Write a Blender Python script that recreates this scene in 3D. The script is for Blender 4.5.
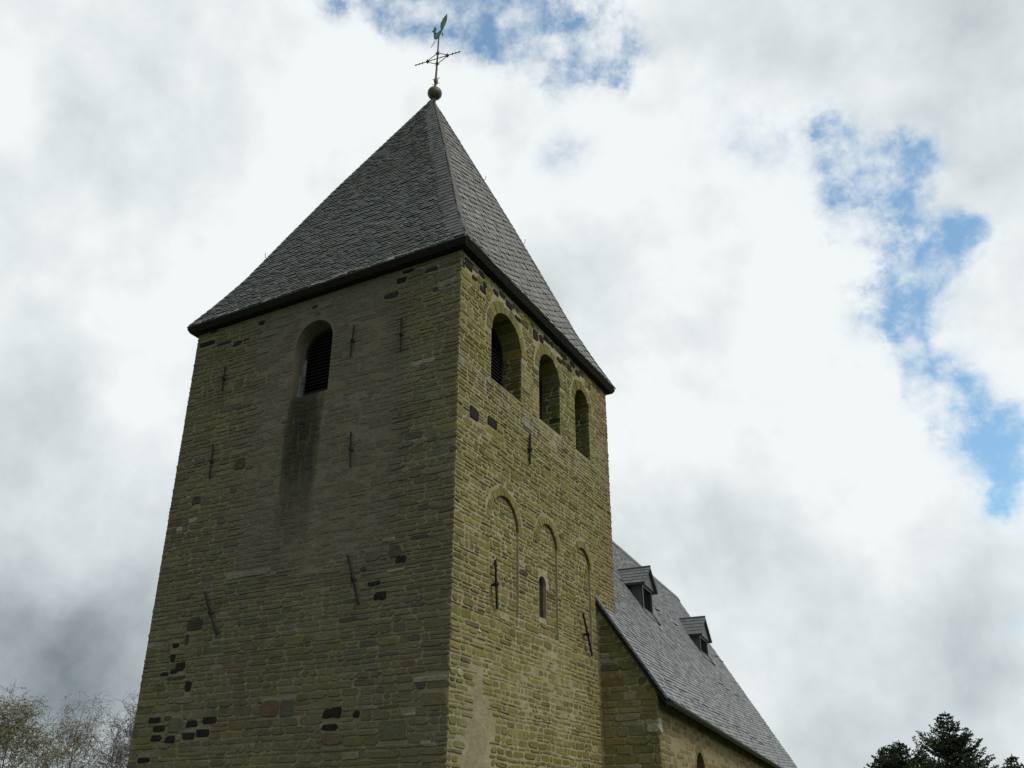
import bpy, math, random
from mathutils import Vector, Matrix, noise
random.seed(7)
for o in list(bpy.data.objects): bpy.data.objects.remove(o)
scene = bpy.context.scene
COL = scene.collection
rad = math.radians

# ------------------------------------------------------------------ camera
F, YAW, PITCH, ROLL, CX, CY = 898.45, 0.490185, 0.472521, -0.003244, 8.20788, -13.18091
cam_d = bpy.data.cameras.new('camera'); cam = bpy.data.objects.new('camera', cam_d); COL.objects.link(cam)
fw = Vector((-math.sin(YAW)*math.cos(PITCH), math.cos(YAW)*math.cos(PITCH), math.sin(PITCH)))
r0 = Vector((math.cos(YAW), math.sin(YAW), 0)); u0 = r0.cross(fw)
r = math.cos(ROLL)*r0 + math.sin(ROLL)*u0; u = -math.sin(ROLL)*r0 + math.cos(ROLL)*u0
cam.matrix_world = Matrix(((r.x, u.x, -fw.x, CX), (r.y, u.y, -fw.y, CY), (r.z, u.z, -fw.z, 0), (0, 0, 0, 1)))
cam_d.sensor_width = 36; cam_d.lens = F*36/1024; cam_d.clip_end = 3000; cam_d.clip_start = .1
scene.camera = cam
scene.render.resolution_x = 1024; scene.render.resolution_y = 768

# ------------------------------------------------------------------ sun and sky
SUN_EL, SUN_AZ = 52.0, 62.0          # azimuth measured from +X towards... see vector below
sun_vec = Vector((math.cos(rad(SUN_EL))*math.cos(rad(-5)), math.cos(rad(SUN_EL))*math.sin(rad(-5)), math.sin(rad(SUN_EL))))
sd = bpy.data.lights.new('sun', 'SUN'); sun = bpy.data.objects.new('sun', sd); COL.objects.link(sun)
sun.rotation_euler = sun_vec.to_track_quat('Z', 'Y').to_euler()
sd.energy = 2.2; sd.angle = rad(20); sd.color = (1.0, .95, .86)

world = bpy.data.worlds.new('World'); scene.world = world; world.use_nodes = True
nt = world.node_tree; N = nt.nodes; L = nt.links; N.clear()
def nd(t, **k):
    n = N.new(t)
    for a, b in k.items(): setattr(n, a, b)
    return n
def mth(op, a, b=None, c=None, clamp=False):
    n = nd('ShaderNodeMath', operation=op); n.use_clamp = clamp
    for i, v in enumerate((a, b, c)):
        if v is None: continue
        if isinstance(v, (int, float)): n.inputs[i].default_value = v
        else: L.new(v, n.inputs[i])
    return n.outputs[0]
tc = nd('ShaderNodeTexCoord'); DIR = tc.outputs['Generated']
sky = nd('ShaderNodeTexSky', sky_type='NISHITA'); sky.sun_disc = False
sky.sun_elevation = rad(SUN_EL); sky.sun_rotation = math.atan2(sun_vec.x, sun_vec.y)
sky.air_density = 1.0; sky.dust_density = 1.2; sky.ozone_density = 1.0
def wnoise(scale, detail, rough, off, dist=0.0, typ='FBM'):
    mp = nd('ShaderNodeMapping'); mp.inputs['Location'].default_value = off
    L.new(DIR, mp.inputs['Vector'])
    n = nd('ShaderNodeTexNoise'); n.inputs['Scale'].default_value = scale; n.inputs['Detail'].default_value = detail
    n.inputs['Roughness'].default_value = rough; n.inputs['Distortion'].default_value = dist
    L.new(mp.outputs[0], n.inputs['Vector']); return n.outputs['Fac']
def pdir(x, y):
    d = fw + r*((x-512)/F) - u*((y-384)/F); return d.normalized()
def gauss(d, ang):                      # soft disc round a fixed direction of the sky
    vm = nd('ShaderNodeVectorMath', operation='DOT_PRODUCT'); L.new(DIR, vm.inputs[0]); vm.inputs[1].default_value = d
    a = mth('SUBTRACT', vm.outputs['Value'], 1.0)
    a = mth('MULTIPLY', a, 2.0/(ang*ang))
    return mth('EXPONENT', a)
def acc(lst):
    s = None
    for d, ang, w in lst:
        g = mth('MULTIPLY', gauss(Vector(d).normalized(), ang), w)
        s = g if s is None else mth('ADD', s, g)
    return s
# openings in the cloud cover: (direction, angular radius, depth)
gaps = [((-.247,.622,.743),.042,1.0),((-.262,.610,.748),.035,.8),((-.286,.582,.761),.048,1.0),((-.330,.555,.763),.040,.9),
        ((-.405,.511,.758),.030,.9),((-.455,.475,.753),.020,.7)]
PX = [(620,72,16,.6),(560,152,26,.30),(585,150,18,.2),(826,128,18,.6),(845,165,22,.8),(862,200,30,1.0),(838,232,20,.8),(885,230,26,.8),(905,155,22,1.0),
      (917,168,16,.8),(872,285,22,.7),(905,300,24,.9),(905,335,20,.8),(960,238,20,.8),(935,262,18,.7),(975,230,12,.5),(925,385,24,1.0),(948,408,24,1.1),
      (985,425,18,.9),(1012,432,20,.8),(1010,470,16,.7),(1015,575,22,.35),(1022,625,22,.3),(750,150,30,.22),(600,40,30,.8),(545,50,34,.9),(500,20,36,.9),(440,5,30,.9),(380,2,24,.8),(570,10,40,1.0),(625,85,12,.6),(850,180,44,.35),(905,170,40,.3),(945,250,44,.3),(890,310,44,.35),(940,395,44,.35),(990,440,40,.4),(1010,510,36,.4),(800,120,40,.25),(700,110,50,.14),(1000,500,14,.6),(650,60,14,.3)]
gaps += [(tuple(pdir(x, y)), s/F, w) for x, y, s, w in PX]
hole = acc(gaps)
n1 = wnoise(11, 10, .66, (3.1, 1.7, .4), .1)
n2 = wnoise(22, 8, .65, (.3, 5.7, 2.4), .1)
wob = mth('ADD', mth('MULTIPLY', mth('SUBTRACT', n1, .5), 4.4), mth('MULTIPLY', mth('SUBTRACT', n2, .5), 2.2))
far_gap = mth('MULTIPLY', mth('SUBTRACT', wnoise(1.6, 3, .5, (8.2, .2, 4.4)), .60), 2.0, clamp=True)
hv = mth('ADD', mth('MINIMUM', hole, .95), mth('MULTIPLY', wob, mth('MINIMUM', mth('ADD', mth('MULTIPLY', hole, 1.3), .08), .95)))
mr = nd('ShaderNodeMapRange', interpolation_type='SMOOTHSTEP'); L.new(hv, mr.inputs['Value'])
mr.inputs['From Min'].default_value = .05; mr.inputs['From Max'].default_value = 1.35; mr.inputs['To Max'].default_value = .92
wis = wnoise(19, 8, .6, (6.1, 2.2, 1.9), 0)
wr = nd('ShaderNodeMapRange', interpolation_type='SMOOTHSTEP'); L.new(wis, wr.inputs['Value']); wr.inputs['From Min'].default_value = .42; wr.inputs['From Max'].default_value = .70
wr.inputs['To Min'].default_value = 1.0; wr.inputs['To Max'].default_value = .25
blue = mth('MULTIPLY', mr.outputs[0], wr.outputs[0])
# cloud brightness
SH = [(40,430,80,-.22),(130,640,130,-.06),(70,790,110,-.22),(120,740,60,-.08),(10,590,90,-.16),(20,710,140,-.22),(90,540,40,.08),(150,360,100,.05),(940,710,120,-.20),(760,730,110,-.12),(1010,620,90,-.10),
      (760,60,120,-.10),(950,60,120,-.13),(690,260,70,-.07),(760,580,90,-.04),(250,30,70,-.03),(40,200,120,-.07),
      (620,200,90,.05),(170,130,130,.05),(520,150,80,.06),(830,330,90,.07),(985,130,40,.05),(1000,350,60,.04),(760,430,100,.05),(700,520,60,-.05),
      (330,160,120,.05),(100,500,50,.06),(480,60,50,.06),(760,220,150,.06),(860,480,80,.06)]
shade = acc([(tuple(pdir(x, y)), s/F, w) for x, y, s, w in SH]+[((-.25, -1, .35), .75, -.55), ((-1, -.5, .3), .5, -.3)])  # includes unseen dark cloud behind the camera, added to dim the west face
b1 = wnoise(3.2, 7, .55, (1.3, 7.1, 3.3), .3); b2 = wnoise(9, 6, .55, (4.3, 2.1, 6.3), .1)
br = mth('ADD', mth('ADD', mth('MULTIPLY', mth('SUBTRACT', b1, .5), .50), mth('MULTIPLY', mth('SUBTRACT', b2, .5), .42)), .90)
br = mth('ADD', mth('ADD', br, shade), mth('MULTIPLY', mth('MINIMUM', mth('MULTIPLY', hole, 2.5), 1.0), .10))
ea = wnoise(6.5, 6, .55, (4.3, 2.1, 6.3), .0); eb = wnoise(6.5, 6, .55, (4.3-.10, 2.1, 6.3-.22), .0)
br = mth('ADD', br, mth('MULTIPLY', mth('SUBTRACT', ea, eb), .42))
br = mth('MAXIMUM', mth('MINIMUM', br, .95), .25)
cr = nd('ShaderNodeValToRGB'); L.new(br, cr.inputs[0])
e = cr.color_ramp.elements
e[0].position = .25; e[0].color = (.15, .185, .205, 1); e[1].position = .93; e[1].color = (.89, .93, .935, 1)
m = e.new(.6); m.color = (.53, .595, .62, 1)
bgs = nd('ShaderNodeBackground'); 
tint = nd('ShaderNodeMix', data_type='RGBA', blend_type='MULTIPLY'); tint.inputs[0].default_value = 1; L.new(sky.outputs[0], tint.inputs[6]); tint.inputs[7].default_value = (.92, 1.28, 1.30, 1)
L.new(tint.outputs[2], bgs.inputs[0]); bgs.inputs[1].default_value = .15
bgc = nd('ShaderNodeBackground'); L.new(cr.outputs[0], bgc.inputs[0]); bgc.inputs[1].default_value = 1.0
mx = nd('ShaderNodeMixShader'); L.new(blue, mx.inputs[0]); L.new(bgc.outputs[0], mx.inputs[1]); L.new(bgs.outputs[0], mx.inputs[2])
wo = nd('ShaderNodeOutputWorld'); L.new(mx.outputs[0], wo.inputs[0])
scene.view_settings.view_transform = 'Standard'; scene.view_settings.look = 'None'
scene.view_settings.exposure = 0.0; scene.view_settings.gamma = 1

# ------------------------------------------------------------------ helpers
class MB:
    def __init__(s): s.v = []; s.f = []; s.c = []
    def add(s, vs, fs, col=(1, 1, 1)):
        b = len(s.v); s.v += [tuple(p) for p in vs]
        for f in fs: s.f.append(tuple(b+i for i in f)); s.c.append(col)
    def build(s, name, mat, parent=None, fn=None, smooth=False):
        vs = s.v if fn is None else [tuple(fn(Vector(p))) for p in s.v]
        me = bpy.data.meshes.new(name); me.from_pydata(vs, [], s.f); me.update()
        ca = me.color_attributes.new('Col', 'FLOAT_COLOR', 'CORNER')
        buf = []
        for f, c in zip(s.f, s.c): buf += [c[0], c[1], c[2], 1.0]*len(f)
        ca.data.foreach_set('color', buf)
        if smooth: me.polygons.foreach_set('use_smooth', [True]*len(me.polygons))
        me.materials.append(mat)
        o = bpy.data.objects.new(name, me); COL.objects.link(o)
        if parent: o.parent = parent
        return o
    def box(s, p0, p1, col=(1, 1, 1), fn=None):
        x0, y0, z0 = p0; x1, y1, z1 = p1
        vs = [(x0,y0,z0),(x1,y0,z0),(x1,y1,z0),(x0,y1,z0),(x0,y0,z1),(x1,y0,z1),(x1,y1,z1),(x0,y1,z1)]
        if fn: vs = [fn(*q) for q in vs]
        s.add(vs, [(0,3,2,1),(4,5,6,7),(0,1,5,4),(1,2,6,5),(2,3,7,6),(3,0,4,7)], col)
    def tube(s, pts, rs, n=6, col=(1, 1, 1), cap=True):
        rings = []; b = len(s.v); prev = None
        for i, p in enumerate(pts):
            d = (pts[min(i+1, len(pts)-1)] - pts[max(i-1, 0)]).normalized()
            a = d.orthogonal().normalized() if prev is None else (prev - d*prev.dot(d)).normalized()
            prev = a; c = d.cross(a)
            for k in range(n):
                t = 2*math.pi*k/n; s.v.append(tuple(p + (a*math.cos(t)+c*math.sin(t))*rs[i]))
        for i in range(len(pts)-1):
            for k in range(n):
                s.f.append((b+i*n+k, b+i*n+(k+1) % n, b+(i+1)*n+(k+1) % n, b+(i+1)*n+k)); s.c.append(col)
        if cap:
            s.f.append(tuple(b+k for k in reversed(range(n)))); s.c.append(col)
            s.f.append(tuple(b+(len(pts)-1)*n+k for k in range(n))); s.c.append(col)
def empty(name, loc, label, cat, group=None):
    o = bpy.data.objects.new(name, None); COL.objects.link(o); o.location = loc
    o['label'] = label; o['category'] = cat
    if group: o['group'] = group
    return o
def fb(x, y, z=0.0, o=4): return noise.fractal(Vector((x, y, z)), 1.0, 2.0, o)     # about -1..1
def sstep(a, b, x):
    t = max(0, min(1, (x-a)/(b-a))); return t*t*(3-2*t)

def new_mat(name, rough=.85, spec=.3):
    m = bpy.data.materials.new(name); m.use_nodes = True; t = m.node_tree; t.nodes.clear()
    b = t.nodes.new('ShaderNodeBsdfPrincipled'); o = t.nodes.new('ShaderNodeOutputMaterial'); t.links.new(b.outputs[0], o.inputs[0])
    b.inputs['Roughness'].default_value = rough; b.inputs['Specular IOR Level'].default_value = spec
    return m, t, b
class NT:
    def __init__(s, t): s.t = t; s.co = t.nodes.new('ShaderNodeTexCoord').outputs['Object']
    def n(s, ty, **k):
        x = s.t.nodes.new(ty)
        for a, b in k.items(): setattr(x, a, b)
        return x
    def link(s, v, i):
        if isinstance(v, (int, float)): i.default_value = v
        elif isinstance(v, (tuple, list)): i.default_value = (*v, 1) if len(v) == 3 and i.type == 'RGBA' else v
        else: s.t.links.new(v, i)
    def m(s, op, a, b=0.0, clamp=False):
        x = s.n('ShaderNodeMath', operation=op); x.use_clamp = clamp; s.link(a, x.inputs[0]); s.link(b, x.inputs[1]); return x.outputs[0]
    def noise(s, sc, det=5, ro=.55, scale=(1, 1, 1), off=(0, 0, 0), dist=0):
        mp = s.n('ShaderNodeMapping'); mp.inputs['Scale'].default_value = scale; mp.inputs['Location'].default_value = off
        s.link(s.co, mp.inputs[0]); x = s.n('ShaderNodeTexNoise'); s.link(mp.outputs[0], x.inputs['Vector'])
        x.inputs['Scale'].default_value = sc; x.inputs['Detail'].default_value = det; x.inputs['Roughness'].default_value = ro
        x.inputs['Distortion'].default_value = dist
        return x.outputs['Fac']
    def ramp(s, v, a, b, lo=0.0, hi=1.0):
        x = s.n('ShaderNodeMapRange', interpolation_type='SMOOTHSTEP'); s.link(v, x.inputs['Value'])
        x.inputs['From Min'].default_value = a; x.inputs['From Max'].default_value = b
        x.inputs['To Min'].default_value = lo; x.inputs['To Max'].default_value = hi; return x.outputs[0]
    def mix(s, f, a, b, mode='MIX'):
        x = s.n('ShaderNodeMix', data_type='RGBA', blend_type=mode); s.link(f, x.inputs[0]); s.link(a, x.inputs[6]); s.link(b, x.inputs[7]); return x.outputs[2]
    def xyz(s):
        x = s.n('ShaderNodeSeparateXYZ'); s.link(s.co, x.inputs[0]); return x.outputs
    def bump(s, h, st, dist, b):
        x = s.n('ShaderNodeBump'); x.inputs['Strength'].default_value = st; x.inputs['Distance'].default_value = dist
        s.link(h, x.inputs['Height']); s.link(x.outputs[0], b.inputs['Normal'])
    def attr(s):
        x = s.n('ShaderNodeVertexColor'); x.layer_name = 'Col'; return x.outputs[0]
def simple(name, col, rough=.7, metal=0, var=.35, sc=6, spec=.3):
    m, t, b = new_mat(name, rough, spec); q = NT(t)
    f = q.noise(sc, 6, .6)
    c2 = tuple(c*(1-var) for c in col); c3 = tuple(min(1, c*(1+var)) for c in col)
    q.link(q.mix(q.ramp(f, .3, .7), c2, c3), b.inputs['Base Color']); b.inputs['Metallic'].default_value = metal
    q.bump(q.noise(sc*6, 4), .3, .01, b); return m

def masonry(name, kind):
    """kind 'stone' uses the colour of each stone, 'mortar' a plain joint colour; weathering is shared"""
    m, t, b = new_mat(name, .93, .15); q = NT(t); X, Y, Z = q.xyz()
    if kind == 'stone':
        base = q.attr()
        base = q.mix(q.ramp(q.noise(9, 6, .65), .25, .75), base, q.mix(1.0, base, (.55, .56, .5), 'MULTIPLY'))
        base = q.mix(q.ramp(q.noise(38, 4, .6), .35, .7, 0, .35), base, q.mix(1.0, base, (1.7, 1.7, 1.8), 'MULTIPLY'))
    else:
        base = q.mix(q.ramp(q.noise(3, 6, .6), .3, .7), (.25, .225, .135), (.35, .32, .215))
        base = q.mix(q.ramp(q.noise(25, 5, .7), .35, .75, 0, .55), base, (.15, .135, .08))
    # west face only (y close to zero)
    west = q.m('MULTIPLY', q.ramp(Y, .55, .6, 1, 0), q.ramp(X, -.13, -.02, 1, 0))
    # green algae / moss film, large soft patches
    algae = q.ramp(q.noise(.55, 5, .6, off=(2, 1, 5)), .38, .68)
    dkm = q.ramp(q.n('ShaderNodeRGBToBW').outputs[0], .03, .07) if False else 1.0
    if kind == 'stone':
        bw = q.n('ShaderNodeRGBToBW'); q.link(q.attr(), bw.inputs[0]); dkm = q.ramp(bw.outputs[0], .03, .07)
    base0 = base
    base = q.mix(q.m('MULTIPLY', algae, .30), base, (.165, .155, .05))
    south0 = q.ramp(X, -.12, -.05)
    base = q.mix(q.m('MULTIPLY', south0, q.m('MULTIPLY', q.ramp(q.noise(1.3, 6, .65, off=(4, 4, 1)), .35, .7), .30)), base, (.20, .20, .065))
    moss = q.m('MULTIPLY', q.ramp(q.noise(5, 6, .7, off=(7, 1, 5)), .55, .75), .55)
    base = q.mix(moss, base, (.10, .11, .035))
    # grey-brown weather film over old render in the middle of the west face
    base = q.mix(q.m('MULTIPLY', west, .38), base, q.mix(q.ramp(q.noise(2.2, 6, .65), .3, .7), (.100, .092, .066), (.150, .138, .102)))
    g = q.m('MULTIPLY', q.ramp(X, -6.6, -4.6), q.ramp(X, -1.7, -.6, 1, 0))
    g = q.m('MULTIPLY', g, q.ramp(Z, 2.2, 6.2))
    fil = q.ramp(q.m('ADD', g, q.m('MULTIPLY', q.m('SUBTRACT', q.noise(1.6, 7, .62, (1, 1, 1.3)), .5), 1.1)), .32, .85)
    fil = q.m('MULTIPLY', fil, west)
    film_c = q.mix(q.ramp(q.noise(7, 6, .6, (1, 1, 6)), .3, .7), (.092, .080, .062), (.155, .136, .108))
    base = q.mix(q.m('MULTIPLY', fil, .66), base, film_c)
    base = q.mix(dkm, base0, base)
    # dark run-off stain below the belfry window
    dx = q.m('ABSOLUTE', q.m('ADD', q.m('ADD', X, 3.86), q.m('MULTIPLY', q.m('SUBTRACT', q.noise(3, 5, .6, (2, 1, .25)), .5), .5)))
    st = q.m('MULTIPLY', q.ramp(dx, .30, .58, 1, 0), q.ramp(Z, 4.7, 7.3))
    st = q.m('MULTIPLY', st, q.ramp(Z, 8.75, 9.2, 1, 0))
    st = q.m('MULTIPLY', st, q.m('ADD', q.ramp(q.noise(4, 7, .7, (3, 1, .35)), .3, .6), .45, True))
    st = q.m('MULTIPLY', st, west)
    base = q.mix(q.m('MULTIPLY', st, .84), base, (.026, .026, .017))
    # patch of smooth render low on the south face, lime bloom under the belfry sills
    south = q.ramp(X, -.12, -.05)
    d = q.n('ShaderNodeVectorMath', operation='DISTANCE'); mp = q.n('ShaderNodeMapping'); mp.inputs['Scale'].default_value = (0, 1.35, .62)
    q.link(q.co, mp.inputs[0]); q.link(mp.outputs[0], d.inputs[0]); d.inputs[1].default_value = (0, 1.25, 1.05)
    pat = q.ramp(q.m('ADD', d.outputs['Value'], q.m('MULTIPLY', q.m('SUBTRACT', q.noise(2.2, 7, .7), .5), 2.4)), .40, .85, 1, 0)
    base = q.mix(q.m('MULTIPLY', q.m('MULTIPLY', pat, south), .6), base, q.mix(q.ramp(q.noise(6, 5), .3, .7), (.165, .15, .095), (.235, .215, .145)))
    sill = q.m('MULTIPLY', q.m('MULTIPLY', q.ramp(Z, 7.9, 8.4), q.ramp(Z, 8.6, 8.8, 1, 0)), q.ramp(q.noise(4, 6, .7, (1, 1, .5)), .45, .65))
    base = q.mix(q.m('MULTIPLY', q.m('MULTIPLY', sill, south), .8), base, (.25, .235, .19))
    # reddish brown quoins near the far corner of the south face
    qn = q.m('MULTIPLY', q.m('MULTIPLY', south, q.ramp(Y, 6.7, 7.4)), q.ramp(q.noise(3, 5, .6), .35, .6))
    base = q.mix(q.m('MULTIPLY', qn, .5), base, (.20, .13, .075))
    q.link(base, b.inputs['Base Color'])
    q.bump(q.m('ADD', q.noise(14, 8, .7), q.m('MULTIPLY', q.noise(60, 5, .7), .4)), .75, .035, b)
    return m
M_stone = masonry('rubble_stone', 'stone'); M_mortar = masonry('lime_mortar', 'mortar')

def slate_mat(name):
    m, t, b = new_mat(name, .55, .45); q = NT(t)
    base = q.attr(); base = q.mix(q.ramp(q.noise(6, 6, .6), .3, .7, 0, .5), base, q.mix(1.0, base, (.62, .62, .6), 'MULTIPLY'))
    base = q.mix(q.ramp(q.noise(1.1, 6, .7, off=(3, 3, 3)), .5, .75, 0, .35), base, (.115, .11, .085))
    q.link(base, b.inputs['Base Color']); q.bump(q.noise(22, 6, .6), .35, .012, b); return m
M_slate = slate_mat('roof_slate')
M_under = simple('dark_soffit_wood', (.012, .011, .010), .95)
M_iron = simple('rusted_iron', (.010, .009, .008), .8)
M_ironpole = simple('weathered_iron_rod', (.09, .065, .05), .7)
M_louvre = simple('tarred_louvre', (.016, .015, .014), .8)
M_lit_jamb_and_hook = simple('pale_lit_jamb_and_hook', (.15, .155, .15), .8, var=.6, sc=7)
M_ball = simple('oxidised_copper_ball', (.085, .078, .055), .5, .2, spec=.4)
M_verdi = simple('verdigris_copper', (.10, .20, .165), .7, .1)
M_lead = simple('lead_flashing', (.12, .125, .13), .5, .3)
M_gutter = simple('green_gutter', (.035, .05, .043), .5, .2)
M_glass = simple('dark_window_glass', (.012, .014, .016), .15, spec=.5)

# ------------------------------------------------------------------ ground
mg, t, b = new_mat('meadow_grass', .95, .1); q = NT(t)
q.link(q.mix(q.ramp(q.noise(.15, 8, .7), .3, .7), (.045, .07, .022), (.085, .10, .04)), b.inputs['Base Color']); q.bump(q.noise(8, 6), .6, .1, b)
g = MB(); n = 60; S = 900
for i in range(n+1):
    for j in range(n+1):
        x = -S+2*S*i/n; y = -S+2*S*j/n; d = math.hypot(x, y); g.v.append((x, y, -1.6+max(0, d-120)*.004*fb(x*.004, y*.004)))
for i in range(n):
    for j in range(n): g.f.append((i*(n+1)+j, (i+1)*(n+1)+j, (i+1)*(n+1)+j+1, i*(n+1)+j+1)); g.c.append((1, 1, 1))
o = g.build('ground', mg); o['kind'] = 'structure'

# ------------------------------------------------------------------ tower
A, B, ZT, ZB = 7.5, 7.687, 11.083, -1.75
BAT = -.007377; TCX, TCY = -A/2, B/2
def bat(p):
    e = BAT*(ZT-p.z)
    return Vector((TCX+(p.x-TCX)*(1+e/(A/2)), TCY+(p.y-TCY)*(1+e/(B/2)), p.z))
church = empty('church', (TCX, TCY, -1.6), 'old rubble stone church with a square slate pyramid roofed tower and lower slate roofed nave', 'church')
church_loc = Vector(church.location)
def fit(o):                              # parent keeping place
    o.parent = church; o.matrix_parent_inverse = Matrix.Translation(-church_loc); return o
def FL(u, z, n): return (u, -n, z)
def FR(u, z, n): return (n, u, z)
def FB(u, z, n): return (u, B+n, z)
def FW(u, z, n): return (-A-n, u, z)

class Arch:
    def __init__(s, uc, w, z0, top, ring=.26): s.uc = uc; s.r = w; s.z0 = z0; s.zs = top-w; s.ring = ring; s.top = top
    def outline(s, k=14, w=None, zs=None, z0=None):
        w = w or s.r; zs = s.zs if zs is None else zs; z0 = s.z0 if z0 is None else z0
        pts = [(s.uc-w, z0), (s.uc+w, z0)]
        for i in range(k+1):
            t = math.pi*i/k; pts.append((s.uc+w*math.cos(t), zs+w*math.sin(t)))
        return pts
    def span(s, za, zb):
        if zb <= s.z0+.01 or za >= s.top+s.ring: return None
        if zb <= s.zs+.02: return (s.uc-s.r, s.uc+s.r)
        R = s.r+s.ring; z = max(za, s.zs); h = R*R-(z-s.zs)**2
        if h <= 0: return None
        h = math.sqrt(h); return (s.uc-h, s.uc+h)
    def inner(s, za, zb):
        if zb <= s.z0 or zb >= s.top: return None
        if zb <= s.zs: return (s.uc-s.r, s.uc+s.r)
        h = math.sqrt(max(0, s.r*s.r-(zb-s.zs)**2)); return (s.uc-h, s.uc+h) if h > .05 else None
winR = [Arch(1.98, .70, 8.66, 10.52), Arch(4.13, .575, 8.64, 10.54), Arch(6.02, .45, 8.62, 10.44)]
winL = Arch(-3.80, .52, 8.60, 10.45, .03)
rec = [Arch(1.93, .60, 3.92, 6.25, .19), Arch(3.90, .47, 3.80, 6.23, .19), Arch(5.76, .43, 3.72, 6.19, .19)]
slit = Arch(3.725, .18, 4.16, 5.04, .10)

def cutter(ar, frame, n0, n1, w1=None):
    mb = MB(); a = ar.outline(); k = len(a)
    if w1: c = ar.outline(w=w1, zs=ar.zs-.06, z0=ar.z0+.05)
    else: c = a
    mb.add([frame(p[0], p[1], n0) for p in a]+[frame(p[0], p[1], n1) for p in c],
           [tuple(range(k)), tuple(range(2*k-1, k-1, -1))]+[(i, k+i, k+(i+1) % k, (i+1) % k) for i in range(k)])
    o = mb.build('cut', M_mortar)
    import bmesh
    bm = bmesh.new(); bm.from_mesh(o.data); bmesh.ops.recalc_face_normals(bm, faces=bm.faces); bm.to_mesh(o.data); bm.free()
    return o
def boolean(o, cs):
    for c in cs:
        md = o.modifiers.new('b', 'BOOLEAN'); md.operation = 'DIFFERENCE'; md.object = c; md.solver = 'EXACT'
    dg = bpy.context.evaluated_depsgraph_get(); me = bpy.data.meshes.new_from_object(o.evaluated_get(dg))
    o.modifiers.clear(); old = o.data; o.data = me; me.name = o.name
    for c in cs: bpy.data.objects.remove(c)

wall = MB()
wall.box((-A, 0, ZB), (0, B, ZT+.02))
T = .85; x0, y0, x1, y1, z0, z1 = -A+T, T, -T, B-T, ZB+.1, ZT-.1
wall.add([(x0,y0,z0),(x1,y0,z0),(x1,y1,z0),(x0,y1,z0),(x0,y0,z1),(x1,y0,z1),(x1,y1,z1),(x0,y1,z1)],
         [(0,1,2,3),(7,6,5,4),(4,5,1,0),(5,6,2,1),(6,7,3,2),(7,4,0,3)])
tw = wall.build('tower_wall', M_mortar)
cs = [cutter(w, FR, .2, -1.1) for w in winR]
cs += [cutter(a, FR, .2, -.055) for a in rec] + [cutter(slit, FR, .2, -1.1)]
# splayed west window: face width .52, inner .36
mbw = cutter(winL, FL, .0, -.5, w1=.50); mbw2 = cutter(Arch(winL.uc, .49, 8.80, 10.38), FL, -.3, -1.1)
cs += [mbw, mbw2, cutter(Arch(winL.uc, .52, 8.60, 10.45), FL, .2, -.001)]
boolean(tw, cs)
me = tw.data
for v in me.vertices: v.co = bat(v.co)
fit(tw)

# stone colours
PAL = [(.20,.165,.06),(.17,.15,.05),(.175,.158,.070),(.150,.148,.062),(.195,.168,.082),(.205,.170,.075),(.130,.135,.062),(.165,.150,.085),(.185,.175,.100),(.145,.125,.060),(.215,.185,.100),(.150,.145,.090)]
def pick(face, u, z):
    x = random.random(); k = random.uniform(.82, 1.18)
    if x < .015: c = (.18, .12, .05)
    elif x < .06: c = (.085, .082, .062)
    elif x < .075: c = (.30, .28, .22)
    else: c = random.choice(PAL)
    if face == 'R':
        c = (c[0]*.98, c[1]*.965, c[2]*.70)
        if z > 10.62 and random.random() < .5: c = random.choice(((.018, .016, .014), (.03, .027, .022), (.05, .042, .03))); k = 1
        if u > 7.0 and random.random() < .5: c = (.19, .13, .075)
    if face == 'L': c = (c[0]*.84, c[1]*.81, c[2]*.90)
    if face == 'L' and z > 10.3 and random.random() < .06: c = (.035, .033, .03)
    k *= 1+.28*fb(u*.55, z*.55, 31, 3)+.12*fb(u*2, z*2, 13, 2)
    return (c[0]*k, c[1]*k, c[2]*k)
DK = (.020, .018, .015); WH = (.42, .40, .33)
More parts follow.
